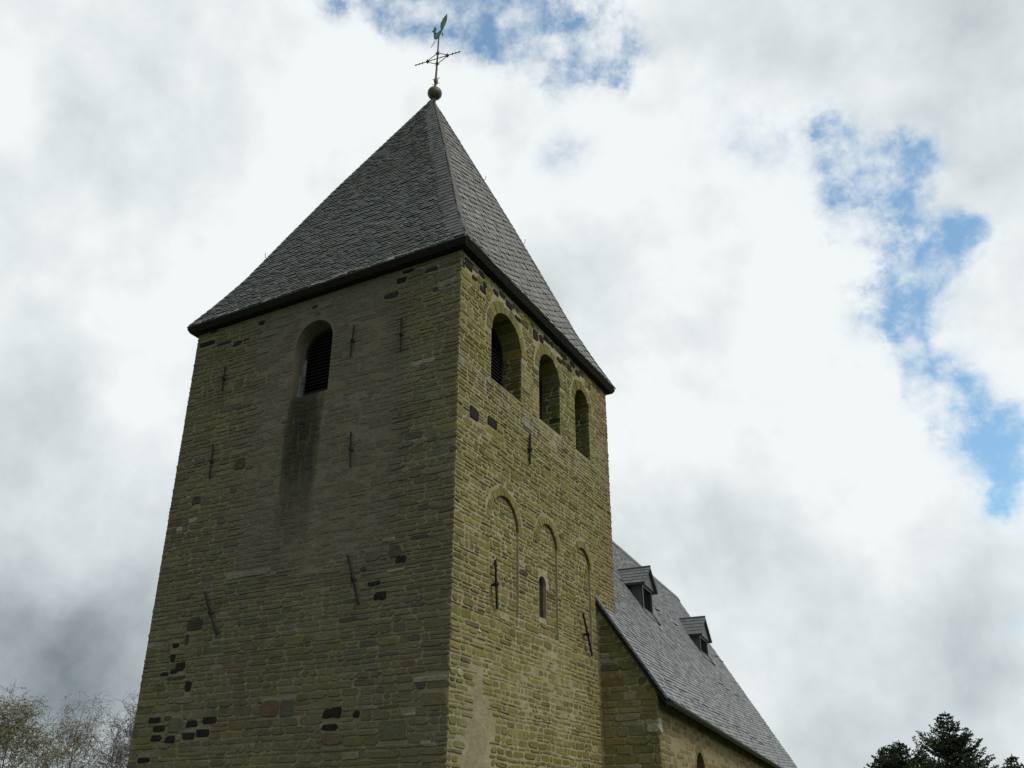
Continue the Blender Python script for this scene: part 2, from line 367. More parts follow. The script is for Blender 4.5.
SPEC_L = [(-7.15,10.76,DK,.5,.12),(-5.46,10.86,DK,.2,.11),(-1.51,10.80,DK,.26,.14),(-1.15,10.86,(.06,.065,.04),.42,.17),(-1.35,10.98,DK,.3,.08),(-5.52,7.35,(.05,.045,.03),.3,.27),(-6.69,6.71,(.05,.045,.035),.26,.2),
  (-1.28,4.80,(.07,.045,.03),.28,.24),(-1.13,4.62,DK,.26,.15),(-1.71,4.25,DK,.3,.1),(-1.56,4.01,DK,.28,.17),(-1.97,4.56,(.06,.04,.03),.16,.1),(-1.8,4.78,(.10,.055,.035),.34,.2),
  (-6.92,2.18,DK,.34,.12),(-6.77,2.02,DK,.34,.12),(-5.88,2.06,DK,.32,.14),(-5.41,2.10,DK,.38,.13),(-6.42,1.80,DK,.28,.14),(-5.93,1.84,DK,.34,.13),(-5.56,1.88,DK,.36,.14),(-6.80,1.84,DK,.30,.12),(-6.33,2.06,(.08,.075,.07),.34,.28),(-6.55,2.2,(.05,.05,.04),.2,.1),
  (-2.45,2.05,DK,.42,.17),(-2.47,1.82,DK,.36,.11),(-1.9,2.0,DK,.16,.12),(-7.06,1.46,DK,.36,.11),(-6.19,3.96,(.055,.04,.03),.42,.22),(-6.66,3.6,DK,.2,.1),(-6.35,3.68,(.05,.035,.03),.12,.22),(-6.68,3.35,DK,.14,.16),(-6.42,3.16,DK,.26,.18),(-6.85,3.05,DK,.24,.08),(-6.6,3.08,DK,.2,.09),(-6.12,2.76,DK,.16,.2),(-6.5,2.95,(.05,.045,.04),.5,.08),
  (-3.92,2.22,(.105,.055,.03),.42,.3),(-3.5,2.2,(.07,.075,.06),.35,.3),(-2.4,1.62,(.09,.055,.035),.45,.2),(-1.43,5.04,WH,.28,.08),(-1.23,4.44,WH,.4,.05),(-6.72,6.24,WH,.22,.1),(-7.1,6.1,WH,.16,.1),(-5.30,10.04,(.30,.29,.25),.34,.1),(-5.15,10.44,(.36,.34,.29),.55,.05),(-4.75,10.6,(.36,.34,.29),.35,.05),(-4.90,4.83,(.24,.23,.19),1.2,.11),
  (-.39,2.47,(.30,.285,.20),.7,.1),(-.42,1.47,WH,.22,.07),(-.78,1.93,WH,.26,.05),(-2.9,.95,WH,.2,.09),(-.3,2.15,(.15,.115,.05),.55,.22),(-.35,10.6,(.14,.13,.115),.42,.26),(-.62,10.3,(.045,.04,.035),.14,.12),(-1.1,1.7,(.09,.095,.05),.6,.34),(-4.35,4.75,(.22,.21,.17),.4,.07)]
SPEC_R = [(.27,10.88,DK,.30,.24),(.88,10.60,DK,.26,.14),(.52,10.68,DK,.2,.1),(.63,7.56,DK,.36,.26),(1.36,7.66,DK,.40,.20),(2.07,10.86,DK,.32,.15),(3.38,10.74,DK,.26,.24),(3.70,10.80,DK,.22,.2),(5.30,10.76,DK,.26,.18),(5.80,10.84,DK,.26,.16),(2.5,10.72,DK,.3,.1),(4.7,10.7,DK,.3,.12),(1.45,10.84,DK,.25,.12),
  (.34,2.60,(.33,.31,.20),.20,.13),(.98,3.4,(.42,.42,.40),.12,.07),(2.95,8.2,(.2,.19,.16),.5,.12)]

def put_stone(M, fr, a, b2, c, d, p, col, j=.011, wv=None):
    """rough block filling [a,b2]x[c,d] of a wall plane with joint j, standing p proud"""
    if b2-a < .05 or d-c < .035: return
    w = b2-a; h = d-c; e = min(.035, w*.2, h*.28); R = lambda k: random.uniform(-k, k)
    jj = lambda: j*random.uniform(.5, 1.6)
    A1, B1, C1, D1 = a+jj(), b2-jj(), c+jj(), d-jj()
    e1, e2, e3, e4 = [e*random.uniform(.4, 1.5) for _ in range(4)]
    k = min(.012, h*.07)
    pts = [(A1+e1, C1+R(k)), ((A1+B1)/2+R(w*.1), C1+R(k)), (B1-e2, C1+R(k)), (B1+R(k), C1+e2), (B1+R(k), D1-e3), (B1-e3, D1+R(k)), ((A1+B1)/2+R(w*.1), D1+R(k)), (A1+e4, D1+R(k)), (A1+R(k), D1-e4), (A1+R(k), C1+e1)]
    if wv: pts = [(x, z+wv(x)) for x, z in pts]
    n = len(pts); mxu = sum(q[0] for q in pts)/n; mz = sum(q[1] for q in pts)/n
    sx = 1-min(.2, .012/w*2); sz = 1-min(.25, .009/h*2); tu, tz = R(.018), R(.03)
    top = [(mxu+(x-mxu)*sx, mz+(z-mz)*sz) for x, z in pts]
    V = [fr(x, z, -.025) for x, z in pts]+[fr(x, z, p*.55+tu*(x-mxu)+tz*(z-mz)) for x, z in pts]+[fr(x, z, p+tu*(x-mxu)+tz*(z-mz)) for x, z in top]
    Fc = []
    for i in range(n):
        i2 = (i+1) % n; Fc += [(i, i2, n+i2, n+i), (n+i, n+i2, 2*n+i2, 2*n+i)]
    Fc.append(tuple(range(2*n, 3*n)))
    M.add(V, Fc, col)
def stones(M, fr, face, u0, u1, z0, z1, obst=(), inner=None, prot=None, spec=(), hmin=.10, hmax=.185, lmin=.17, lmax=.62, flat=0.0, jt=.011, waves=True):
    seed = random.uniform(0, 50); z = z0
    wv = (lambda x: .035*noise.noise(Vector((x*.7, seed, 0)))+.012*noise.noise(Vector((x*2.2, seed, 3)))) if waves else None
    fixed = []
    for (su, sz, col, w, h) in spec:
        put_stone(M, fr, su-w/2, su+w/2, sz-h/2, sz+h/2, .020, col, .004); fixed.append((su-w/2, su+w/2, sz-h/2, sz+h/2))
    while z < z1-.04:
        h = random.uniform(hmin, hmax)*random.choice((1, 1, 1, .7, 1.35))*(1+.25*fb(z*.5, seed)); zt = min(z+h, z1)
        if z1-zt < .05: zt = z1
        if z > 10.4 and face in 'R': zt = min(z+random.uniform(.17, .24), z1)
        spans = [(u0-random.uniform(-.022, .014)*(face in "LR" and prot is not None and u1 > 7), u1+random.uniform(-.022, .014)*(face in "LR" and u1 > 7 or u1 < .1 and face == "L"))]
        obs = [o.span(z, zt) for o in obst]+[(f[0], f[1]) for f in fixed if zt > f[2]+.04 and z < f[3]-.04]
        if inner:
            q = inner.inner(z, zt)
            if not q: z = zt; continue
            spans = [q]
        for ob in obs:
            if not ob: continue
            ns = []
            for a, b_ in spans:
                if ob[1] <= a or ob[0] >= b_: ns.append((a, b_)); continue
                if ob[0]-a > .05: ns.append((a, ob[0]))
                if b_-ob[1] > .05: ns.append((ob[1], b_))
            spans = ns
        near_fix = any(zt > f[2]-.05 and z < f[3]+.05 for f in fixed)
        for a, b_ in spans:
            x = a
            while x < b_-.03:
                l = random.uniform(lmin, lmax)*(1.0 if random.random() < .8 else 1.4)
                if b_-(x+l) < lmin*.7: l = b_-x
                l = min(l, b_-x); mu, mz = x+l/2, (z+zt)/2
                p = prot(mu, mz) if prot else random.uniform(.012, .03)
                W = None if (near_fix or a != u0 and x == a) else wv
                if near_fix or inner: W = None
                if h > .14 and random.random() < .22 and l < .5:
                    zm = z+h*random.uniform(.4, .6)
                    put_stone(M, fr, x, x+l, z, zm, p, pick(face, mu, z), jt*.8, W); put_stone(M, fr, x, x+l, zm, zt, p*.9, pick(face, mu, z), jt*.8, W)
                else: put_stone(M, fr, x, x+l, z, zt, p, pick(face, mu, z), jt, W)
                x += l
        z = zt
def ring(M, fr, ar, depth, cnt, face):
    t = 0.0; cuts = [i*math.pi/cnt+(random.uniform(-.03, .03) if 0 < i < cnt else 0) for i in range(cnt+1)]
    for i in range(cnt):
        t0, t1 = cuts[i]+.012/ar.r, cuts[i+1]-.012/ar.r; ri = ar.r-.008; ro = ar.r+ar.ring*random.uniform(.6, 1.05); p = random.uniform(.004, .018)
        pr = []
        for rr, ts in ((ri, (t0, (t0+t1)/2, t1)), (ro, (t1, (t0+t1)/2, t0))):
            for tt in ts: pr.append((ar.uc+rr*math.cos(tt), ar.zs+rr*math.sin(tt)))
        c = pick(face, ar.uc, ar.zs); c = c if sum(c) > .2 else random.choice(PAL)
        if sum(c) < .2: c = PAL[0]
        n = 6; V = [fr(x, z, -depth) for x, z in pr]+[fr(x, z, p) for x, z in pr]
        M.add(V, [(k, (k+1) % n, n+(k+1) % n, n+k) for k in range(n)]+[tuple(range(n, 2*n))], c)
ST = MB()
def prL(u, z):
    g = sstep(-6, -4.6, u)*(1-sstep(-2, -.9, u))*sstep(2.2, 6.2, z)
    p = random.uniform(.006, .020); f = sstep(.30, .8, g+.5*fb(u*.8, z*1.0, 3)); return p*(1-.7*f)+.001-.006*f*(random.random() < .35)
def prR(u, z):
    d = math.hypot((u*1.35-1.25), (z*.62-1.05))+.6*fb(u*1.3, z*1.3, 9); f = 1-sstep(.35, .8, d)
    g = .35 if .4 < z < 5 else 0
    f = max(f, sstep(.15, .8, fb(u*.6, z*.5, 21)+g)*.5)
    return random.uniform(.005, .020)*(1-f)-.008*f
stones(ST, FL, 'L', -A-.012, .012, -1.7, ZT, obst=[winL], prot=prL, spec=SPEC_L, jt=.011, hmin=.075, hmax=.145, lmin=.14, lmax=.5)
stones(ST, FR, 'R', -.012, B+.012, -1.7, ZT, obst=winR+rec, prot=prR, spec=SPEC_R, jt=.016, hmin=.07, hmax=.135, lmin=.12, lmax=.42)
stones(ST, FB, 'B', -A, .012, -1.7, ZT, hmin=.15, hmax=.25, lmin=.3, lmax=.8)
stones(ST, FW, 'B', 0, B, -1.7, ZT, hmin=.15, hmax=.25, lmin=.3, lmax=.8)
for a_ in rec:
    obs = [slit] if a_ is rec[1] else []
    stones(ST, lambda u, z, n: FR(u, z, n-.055), 'R', 0, 1, a_.z0, a_.top, obst=obs, inner=a_, prot=lambda u, z: random.uniform(.006, .02), jt=.015, hmin=.08, hmax=.14, lmin=.12, lmax=.36)
    ring(ST, FR, a_, .045, 13, 'R')
for a_ in winR:
    ring(ST, FR, a_, .55, 11, 'R')
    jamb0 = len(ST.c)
    yr = a_.uc+a_.r; yl = a_.uc-a_.r
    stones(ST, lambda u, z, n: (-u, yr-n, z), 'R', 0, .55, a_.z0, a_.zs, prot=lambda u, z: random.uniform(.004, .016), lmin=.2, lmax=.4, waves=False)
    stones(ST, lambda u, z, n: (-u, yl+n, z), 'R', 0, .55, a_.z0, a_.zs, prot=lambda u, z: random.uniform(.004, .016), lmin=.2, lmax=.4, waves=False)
    for i in range(jamb0, len(ST.c)): c = ST.c[i]; ST.c[i] = (c[0]*.42, c[1]*.5, c[2]*.5)   # mossy green jamb stones, reveal shade also darkened into their colour
fit(ST.build('stone_facing', M_stone, fn=bat)).name = 'stone_facing'

# windows: louvred belfry openings
def louvre_window(name, ar, frame, dep, w, z0, zs, off=0, fw_=.06, frm=M_louvre):
    root = MB()
    ol = [(ar.uc+off-w, z0), (ar.uc+off+w, z0)]+[(ar.uc+off+w*math.cos(math.pi*i/12), zs+w*math.sin(math.pi*i/12)) for i in range(13)]
    il = [(ar.uc+off-w+fw_, z0+fw_), (ar.uc+off+w-fw_, z0+fw_)]+[(ar.uc+off+(w-fw_)*math.cos(math.pi*i/12), zs+(w-fw_)*math.sin(math.pi*i/12)) for i in range(13)]
    k = len(ol)
    V = [frame(*q, -dep) for q in ol]+[frame(*q, -dep) for q in il]+[frame(*q, -dep-.09) for q in ol]+[frame(*q, -dep-.09) for q in il]
    Fc = []
    for i in range(k):
        j = (i+1) % k; Fc += [(i, j, k+j, k+i), (2*k+j, 2*k+i, 3*k+i, 3*k+j), (k+i, k+j, 3*k+j, 3*k+i), (j, i, 2*k+i, 2*k+j)]
    root.add(V, Fc)
    f_ = fit(root.build(name, frm, fn=bat))
    sl = MB(); z = z0+fw_+.02
    while z < zs+w-fw_-.05:
        hw = w-fw_ if z < zs else math.sqrt(max(0, (w-fw_)**2-(z-zs)**2))
        c = ar.uc+off
        if hw > .06:
            P = [(c-hw, z, -dep-.015), (c+hw, z, -dep-.015), (c+hw, z+.075, -dep-.13), (c-hw, z+.075, -dep-.13)]
            V = [frame(*q) for q in P]+[frame(q[0], q[1]+.016, q[2]) for q in P]
            sl.add(V, [(0,1,2,3),(7,6,5,4),(0,4,5,1),(1,5,6,2),(2,6,7,3),(3,7,4,0)])
        z += .085
    bo = [frame(c_, z_, -dep-.16) for c_, z_ in ol]; sl.add(bo, [tuple(range(k))])
    s_ = sl.build('louvre', M_louvre, fn=bat); s_.parent = f_
    return f_
for w_ in winR: louvre_window('belfry_window', w_, FR, .47, w_.r+.02, w_.z0-.01, w_.zs)
lw = louvre_window('belfry_window', winL, FL, .34, .50, 8.80, 9.87, off=0, fw_=.05)
ps = MB(); ps.box((winL.uc-.502, 8.72, -.338), (winL.uc-.44, 9.7, -.30), fn=FL); ps.add([FL(winL.uc-.497, z_, n_) for z_, n_ in ((8.7, -.17), (8.7, -.30), (9.75, -.30), (9.6, -.26), (9.2, -.21))], [(0, 1, 2, 3, 4)])
p_ = ps.build('lit_jamb_strip', M_lit_jamb_and_hook, fn=bat); p_.parent = lw  # pale strip on the left jamb paints the lit part of the frame
gm = MB(); ol = slit.outline(w=.2, z0=4.1); gm.add([FR(q[0], q[1], -.14) for q in ol], [tuple(range(len(ol)))])
fit(gm.build('slit_window', M_glass, fn=bat))

# iron wall anchors
def anchor(fr, p0, p1, knob=.5, rr=.026):
    m_ = MB(); a = Vector(fr(p0[0], p0[1], .055)); b_ = Vector(fr(p1[0], p1[1], .055)); m_.tube([a, b_], [rr, rr], 5)
    c = a.lerp(b_, knob); nrm = Vector(fr(0, 0, 1))-Vector(fr(0, 0, 0)); d = (b_-a).normalized()
    m_.tube([c-nrm*.09, c+nrm*.05], [.03, .028], 8); m_.tube([c-d*.04, c+d*.04], [rr+.014, rr+.014], 6)
    o = m_.build('wall_anchor', M_iron, fn=bat); return fit(o)
for p0, p1 in [((-6.38,9.93),(-6.36,9.28)),((-2.66,9.98),(-2.69,9.22)),((-1.41,9.80),(-1.38,9.0)),((-6.39,7.96),(-6.34,7.11)),((-2.50,7.43),(-2.45,6.67)),((-2.33,4.86),(-1.99,3.90)),((-5.99,4.60),(-5.49,3.70)),((-3.88,8.3),(-3.81,7.55))]:
    anchor(FL, p0, p1, rr=.021 if p0[1] > 5 else .026)
for p0, p1 in [((2.98,8.01),(2.95,7.30)),((1.46,4.82),(1.55,3.90)),((5.57,4.62),(6.02,3.75))]: anchor(FR, p0, p1)

# ------------------------------------------------------------------ slates
def slate_col(base=(.105, .112, .118), v=.28):
    k = random.uniform(1-v, 1+v); x = random.random()
    c = base if x < .8 else ((base[0]*1.18, base[1]*1.05, base[2]*.9) if x < .93 else (base[0]*.82, base[1]*.96, base[2]*1.08))
    return (c[0]*k, c[1]*k, c[2]*k)
def slate_field(M, mp, hw, smax, alpha, w, ex, lift=.014, th=.010, base=(.105, .112, .118), v=.28, mirror=False, top=2.1, umax=None):
    """overlapping scale slates; mp(u,s,h)->point, hw(s)->(ulo,uhi)"""
    ca, sa = math.cos(alpha), math.sin(alpha); U = umax or max(abs(hw(0)[0]), abs(hw(0)[1])); ext = U+smax
    shape = [(0.03, .0), (.45, -.02), (.75, .10), (.93, .38), (.965, .7), (.965, top), (0.03, top), (0.03, .35)]
    if mirror: shape = [(1-x, y) for x, y in reversed(shape)]; bottom = None
    q = -ext; row = 0
    while q < ext:
        p = -ext+random.uniform(0, w)
        while p < ext:
            uc = (p+.5*w)*ca-q*sa; sc = (p+.5*w)*sa+q*ca
            W = w*random.uniform(.85, 1.15)
            if -ex*2 < sc < smax+ex:
                lo, hi = hw(max(0, min(smax, sc)))
                if lo-w < uc < hi+w:
                    P = []; jq = random.uniform(-.06, .06)*ex; lf = lift*random.uniform(.8, 1.35)
                    for x, y in shape:
                        pp = p+x*W; qq = q+y*ex+jq; uu = pp*ca-qq*sa; ss = pp*sa+qq*ca
                        ss = max(-.01, min(smax, ss)); lo2, hi2 = hw(max(0, ss)); cl = min(max(uu, lo2), hi2)
                        P.append((cl, ss, lf*(1-max(0, y)/top)))
                    us = [a[0] for a in P]; ss_ = [a[1] for a in P]
                    if max(us)-min(us) > .03 and max(ss_)-min(ss_) > .03:
                        n = len(P); c = slate_col(base, v)
                        V = [mp(*a) for a in P]+[mp(a[0], a[1], a[2]-th) for a in P]
                        M.add(V, [tuple(range(n))]+[((k+1) % n, k, n+k, n+(k+1) % n) for k in range(n)], c)
            p += W
        q += ex; row += 1

# tower roof
AP = (-3.62, 3.844); EZ, AZ = 11.24, 20.22
lev = [(11.24, 0), (11.95, .07), (12.8, .115), (14.4, .06), (16.2, .01), (AZ, 0)]
EX0, EX1, EY0, EY1 = -A-.20, .20, -.20, B+.20
def rect(z, ins):
    t = (z-EZ)/(20.32-EZ)
    return (EX0*(1-t)+AP[0]*t+ins, EX1*(1-t)+AP[0]*t-ins, EY0*(1-t)+AP[1]*t+ins, EY1*(1-t)+AP[1]*t-ins)
RL = [(z, *rect(z, i)) for z, i in lev]
def side_pts(k, L_):                        # left and right corner of a side seen from outside
    z, xa, xb, ya, yb = L_
    return {'L': (Vector((xa, ya, z)), Vector((xb, ya, z))), 'R': (Vector((xb, ya, z)), Vector((xb, yb, z))),
            'B': (Vector((xb, yb, z)), Vector((xa, yb, z))), 'W': (Vector((xa, yb, z)), Vector((xa, ya, z)))}[k]
def side_map(k):
    pr = [side_pts(k, l) for l in RL]; tan = (pr[0][1]-pr[0][0]).normalized(); nh = Vector((tan.y, -tan.x, 0)); o = pr[0][0]
    prof = [(-(p[0]-o).dot(nh), p[0].z) for p in pr]; lo = [(p[0]-o).dot(tan) for p in pr]; hi = [(p[1]-o).dot(tan) for p in pr]
    S_ = [0]
    for a, b_ in zip(prof, prof[1:]): S_.append(S_[-1]+math.hypot(b_[0]-a[0], b_[1]-a[1]))
    c0 = (lo[0]+hi[0])/2
    def seg(s):
        i = 0
        while i < len(S_)-2 and s > S_[i+1]: i += 1
        return i, (s-S_[i])/(S_[i+1]-S_[i])
    def hw(s):
        i, t = seg(s); return (lo[i]+(lo[i+1]-lo[i])*t-c0, hi[i]+(hi[i+1]-hi[i])*t-c0)
    def mp(u, s, h):
        i, t = seg(s); d = prof[i][0]+(prof[i+1][0]-prof[i][0])*t; z = prof[i][1]+(prof[i+1][1]-prof[i][1])*t
        a = Vector((prof[i+1][0]-prof[i][0], prof[i+1][1]-prof[i][1])).normalized()
        return o+tan*(u+c0)-nh*d+Vector((0, 0, z-o.z))+(nh*a.y+Vector((0, 0, a.x)))*h
    return mp, hw, S_[-1]
RF = MB()
for a, b_ in zip(RL, RL[1:]):                # closed core just under the slates
    for k in 'LRBW':
        p, q_ = side_pts(k, a), side_pts(k, b_); RF.add([p[0], p[1], q_[1], q_[0]], [(0, 1, 2, 3)], (.02, .02, .02))
z, xa, xb, ya, yb = RL[-1]; RF.add([(xa, ya, z), (xb, ya, z), (xb, yb, z), (xa, yb, z)], [(0, 1, 2, 3)])
for k, al, w_, ex, kk in (('L', rad(-4), .155, .10, 1), ('R', rad(33), .24, .19, 1), ('B', rad(9), .3, .22, 1), ('W', rad(9), .3, .22, 1)):
    mp, hw, sm = side_map(k)
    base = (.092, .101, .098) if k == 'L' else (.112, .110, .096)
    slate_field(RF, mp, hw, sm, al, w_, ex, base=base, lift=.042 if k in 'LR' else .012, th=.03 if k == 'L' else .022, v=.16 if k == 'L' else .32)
    # eaves course
    if k in 'LR':
        lo, hi = hw(0); x = lo
        while x < hi-.02:
            w2 = min(random.uniform(.2, .32), hi-x); c = slate_col((.17, .18, .185), .15)
            pts = [(x, -.02, .03), (x+w2-.004, -.02, .03), (x+w2-.004, .16, .03), (x, .16, .03)]
            V = [mp(*a) for a in pts]+[mp(a[0], a[1], .012) for a in pts]; RF.add(V, [(0,1,2,3),(1,0,4,5),(5,6,2,1),(0,3,7,4),(3,2,6,7)], c); x += w2
    # hip bands, slates stacked along the hip
    for sgn, width in (((1, .42), (-1, .16)) if k == 'L' else ((-1, .30), (1, .22))):
        s = 0.05; 
        while s < sm-.25:
            lo, hi = hw(s); lo2, hi2 = hw(min(sm, s+.36)); e0 = hi if sgn > 0 else lo; e1 = hi2 if sgn > 0 else lo2
            ww = min(width, (hi-lo)*.42); ww2 = min(width, (hi2-lo2)*.42); jt = random.uniform(-.05, .05)
            pts = [(e0, s, .052), (e0-sgn*(ww+jt), s+.03, .045), (e0-sgn*(ww+jt+.01), s+.2, .036), (e1-sgn*ww2*.9, min(sm, s+.36), .026), (e1, min(sm, s+.36), .028)]
            if sgn < 0: pts = pts
            V = [mp(*a) for a in pts]+[mp(a[0], a[1], a[2]-.012) for a in pts]; n = 5
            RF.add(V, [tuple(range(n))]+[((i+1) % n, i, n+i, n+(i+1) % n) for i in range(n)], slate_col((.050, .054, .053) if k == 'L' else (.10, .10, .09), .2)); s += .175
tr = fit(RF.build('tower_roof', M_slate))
# cornice below the eaves: fascia and soffit as one dark ring
CO = MB(); o1 = (EX0+.02, EX1-.02, EY0+.02, EY1-.02)
def ringq(a, za, b_, zb):
    pa = [(a[0], a[2], za), (a[1], a[2], za), (a[1], a[3], za), (a[0], a[3], za)]; pb = [(b_[0], b_[2], zb), (b_[1], b_[2], zb), (b_[1], b_[3], zb), (b_[0], b_[3], zb)]
    CO.add(pa+pb, [(i, (i+1) % 4, 4+(i+1) % 4, 4+i) for i in range(4)], (.5, .5, .5))
ringq((EX0-.005, EX1+.005, EY0-.005, EY1+.005), 11.19, (EX0-.005, EX1+.005, EY0-.005, EY1+.005), 11.235)
o2 = (EX0+.05, EX1-.05, EY0+.05, EY1-.05); ringq(o2, 11.10, (EX0-.005, EX1+.005, EY0-.005, EY1+.005), 11.19)
ringq((-A+.05, -.05, .05, B-.05), 11.075, o2, 11.10)
c_ = CO.build('eaves_board', M_under); c_.parent = tr
for k, u_, s_ in (('L', None, 2.6), ('R', 1, 4.7), ('R', 1, 6.9), ('L', .6, 5.2)):
    mp, hw, sm = side_map(k); lo, hi = hw(s_); uu = lo+.03 if u_ is None else (hi-.03 if u_ == 1 else hi-1.1)
    hk = MB(); P = [Vector(mp(uu, s_, .03)), Vector(mp(uu, s_-.03, .09)), Vector(mp(uu, s_+.03, .14)), Vector(mp(uu, s_+.08, .16))]
    hk.tube(P, [.008]*4, 5); h_ = hk.build('roof_hook', M_lit_jamb_and_hook if u_ == .6 else M_iron); h_.parent = tr

# lead cap at the apex
cap = MB(); z, xa, xb, ya, yb = RL[-1]; ax, ay = (xa+xb)/2, (ya+yb)/2
def square(hs, z): return [(ax-hs, ay-hs, z), (ax+hs, ay-hs, z), (ax+hs, ay+hs, z), (ax-hs, ay+hs, z)]
V = square(.13, AZ-.12)+square(.09, AZ+.0)+square(.05, AZ+.09); cap.add(V, [(i, (i+1) % 4, 4+(i+1) % 4, 4+i) for i in range(4)]+[(4+i, 4+(i+1) % 4, 8+(i+1) % 4, 8+i) for i in range(4)]+[(8, 9, 10, 11)])
c_ = cap.build('lead_cap', M_lead); c_.parent = tr

# ------------------------------------------------------------------ nave (turned a little against the tower)
TH = rad(4.881); NU = Vector((math.cos(TH), math.sin(TH), 0)); NV = Vector((-math.sin(TH), math.cos(TH), 0)); NO = Vector((0, 6.4745, 0))
def W(u, v, z): return NO+NU*u+NV*v+Vector((0, 0, z))
NL, ZR0, ZR1, ZE0, ZE1, UE, UR = 24.31, 10.671, 10.978, 2.796, 2.191, 1.483, -3.695
UWALL = 1.25; UN = 2*UR-UE
def roofz(u, v):
    t = (v+.06)/(NL+.06); ze = ZE0+(ZE1-ZE0)*t; zr = ZR0+(ZR1-ZR0)*t; return ze+(zr-ze)*(UE-u)/(UE-UR)
nw = MB()
UL = 2*UR-UWALL
def wtop(u, v): return (roofz(u, v) if u > UR else roofz(2*UR-u, v))-.16
# walls as closed prisms: west stub beside tower, south, east gable, north
def prism(m_, ring_, v0, v1):
    n = len(ring_); m_.add([W(u_, v0, z) for u_, z in ring_]+[W(u_, v1, z) for u_, z in ring_], [tuple(range(n)), tuple(range(2*n-1, n-1, -1))]+[(i, n+i, n+(i+1) % n, (i+1) % n) for i in range(n)])
for v0, v1 in ((0, .6), (NL-.85, NL-.25)):
    uL = [-.35, UWALL] if v0 == 0 else None
    if uL: prism(nw, [(-.35, -1.75), (UWALL, -1.75), (UWALL, wtop(UWALL, 0)), (-.35, wtop(-.35, 0))], v0, v1)
    else: prism(nw, [(UL, -1.75), (UWALL, -1.75), (UWALL, wtop(UWALL, v0)), (UR, wtop(UR+.001, v0)), (UL, wtop(UL, v0))], v0, v1)
prism(nw, [(UL, -1.75), (-A+.35, -1.75), (-A+.35, wtop(-A+.35, 0)), (UL, wtop(UL, 0))], 0, .6)
def long_wall(ua, ub):
    v0, v1 = .6, NL-.85
    nw.add([W(ua, v0, -1.75), W(ub, v0, -1.75), W(ub, v1, -1.75), W(ua, v1, -1.75), W(ua, v0, wtop(UWALL, v0)), W(ub, v0, wtop(UWALL, v0)), W(ub, v1, wtop(UWALL, v1)), W(ua, v1, wtop(UWALL, v1))],
           [(0,3,2,1),(4,5,6,7),(0,1,5,4),(1,2,6,5),(2,3,7,6),(3,0,4,7)])
long_wall(UL, UL+.6)
nwo = nw.build('nave_wall', None or M_mortar)
# south wall with its window, cut separately
def FS(u_, z, n): p = W(UWALL+n, u_, z); return (p.x, p.y, p.z)
sw = MB(); v0, v1 = .6, NL-.85
sw.add([W(UWALL-.6, v0, -1.75), W(UWALL, v0, -1.75), W(UWALL, v1, -1.75), W(UWALL-.6, v1, -1.75), W(UWALL-.6, v0, wtop(UWALL, v0)), W(UWALL, v0, wtop(UWALL, v0)), W(UWALL, v1, wtop(UWALL, v1)), W(UWALL-.6, v1, wtop(UWALL, v1))],
       [(0,3,2,1),(4,5,6,7),(0,1,5,4),(1,2,6,5),(2,3,7,6),(3,0,4,7)])
swo = sw.build('nave_side_wall', M_mortar); nwin = Arch(3.80, .50, .2, 2.02, .22)
boolean(swo, [cutter(nwin, FS, .2, -.35)]); fit(nwo); fit(swo)
gm = MB(); ol = nwin.outline(); gm.add([FS(q[0], q[1], -.33) for q in ol], [tuple(range(len(ol)))])
nwf = fit(gm.build('nave_window', M_glass))
bars = MB()
for z in (.6, 1.0, 1.4, 1.75): bars.tube([Vector(FS(nwin.uc-.48, z, -.31)), Vector(FS(nwin.uc+.48, z, -.31))], [.012, .012], 5)
bars.tube([Vector(FS(nwin.uc, .2, -.31)), Vector(FS(nwin.uc, 2.0, -.31))], [.015, .015], 5)
b_ = bars.build('glazing_bar', M_iron); b_.parent = nwf
NS = MB()
def FG(u_, z, n): p = W(u_, -n, z); return (p.x, p.y, p.z)
# west stub stones row by row, stopped at the verge slope
z = -1.7
while z < 6.2:
    h = random.uniform(.11, .22); umax = UE-(z+h+.16-ZE0)*(UE-UR)/(ZR0-ZE0); umax = min(UWALL+.012, umax); x = -.02
    if umax < .06: break
    while x < umax-.03:
        l = min(random.uniform(.2, .6), umax-x); l = umax-x if umax-x-l < .12 else l
        c = pick('N', x, z); k_ = .78
        if 2.0 < z < 3.9 and random.random() < .12: c = (.27, .25, .19)
        put_stone(NS, FG, x, x+l, z, z+h, random.uniform(.01, .025), (c[0]*k_, c[1]*k_*.97, c[2]*k_), .009); x += l
    z += h
# south side stones, half buried in render
z = -1.7
while z < 2.7:
    h = random.uniform(.11, .2); x = -.012
    while x < NL-.3:
        l = random.uniform(.18, .5); zt_ = min(z+h, wtop(UWALL, x)-.02); sp = nwin.span(z, z+h)
        if sp and x+l > sp[0] and x < sp[1]:
            if sp[0]-x > .08: l = sp[0]-x
            else: x = sp[1]; continue
        if zt_-z > .05:
            c = pick('R', 3, 2); c = (c[0]*.95+.02, c[1]*.9+.02, c[2]*.95+.02)
            f_ = 0 if x < .5 else 1
            put_stone(NS, FS, x, x+l, z, zt_, random.uniform(.004, .02) if not f_ else random.uniform(-.012, .014), c, .014)
        x += l
    z += h
ring(NS, FS, nwin, .3, 11, 'R')
# pale weathered quoin on the nave corner
put_stone(NS, FS, -.012, .22, 2.12, 2.42, .028, (.36, .35, .30), .004); put_stone(NS, FG, .98, 1.27, 2.14, 2.3, .028, (.30, .28, .22), .004)
fit(NS.build('nave_stone_facing', M_stone))

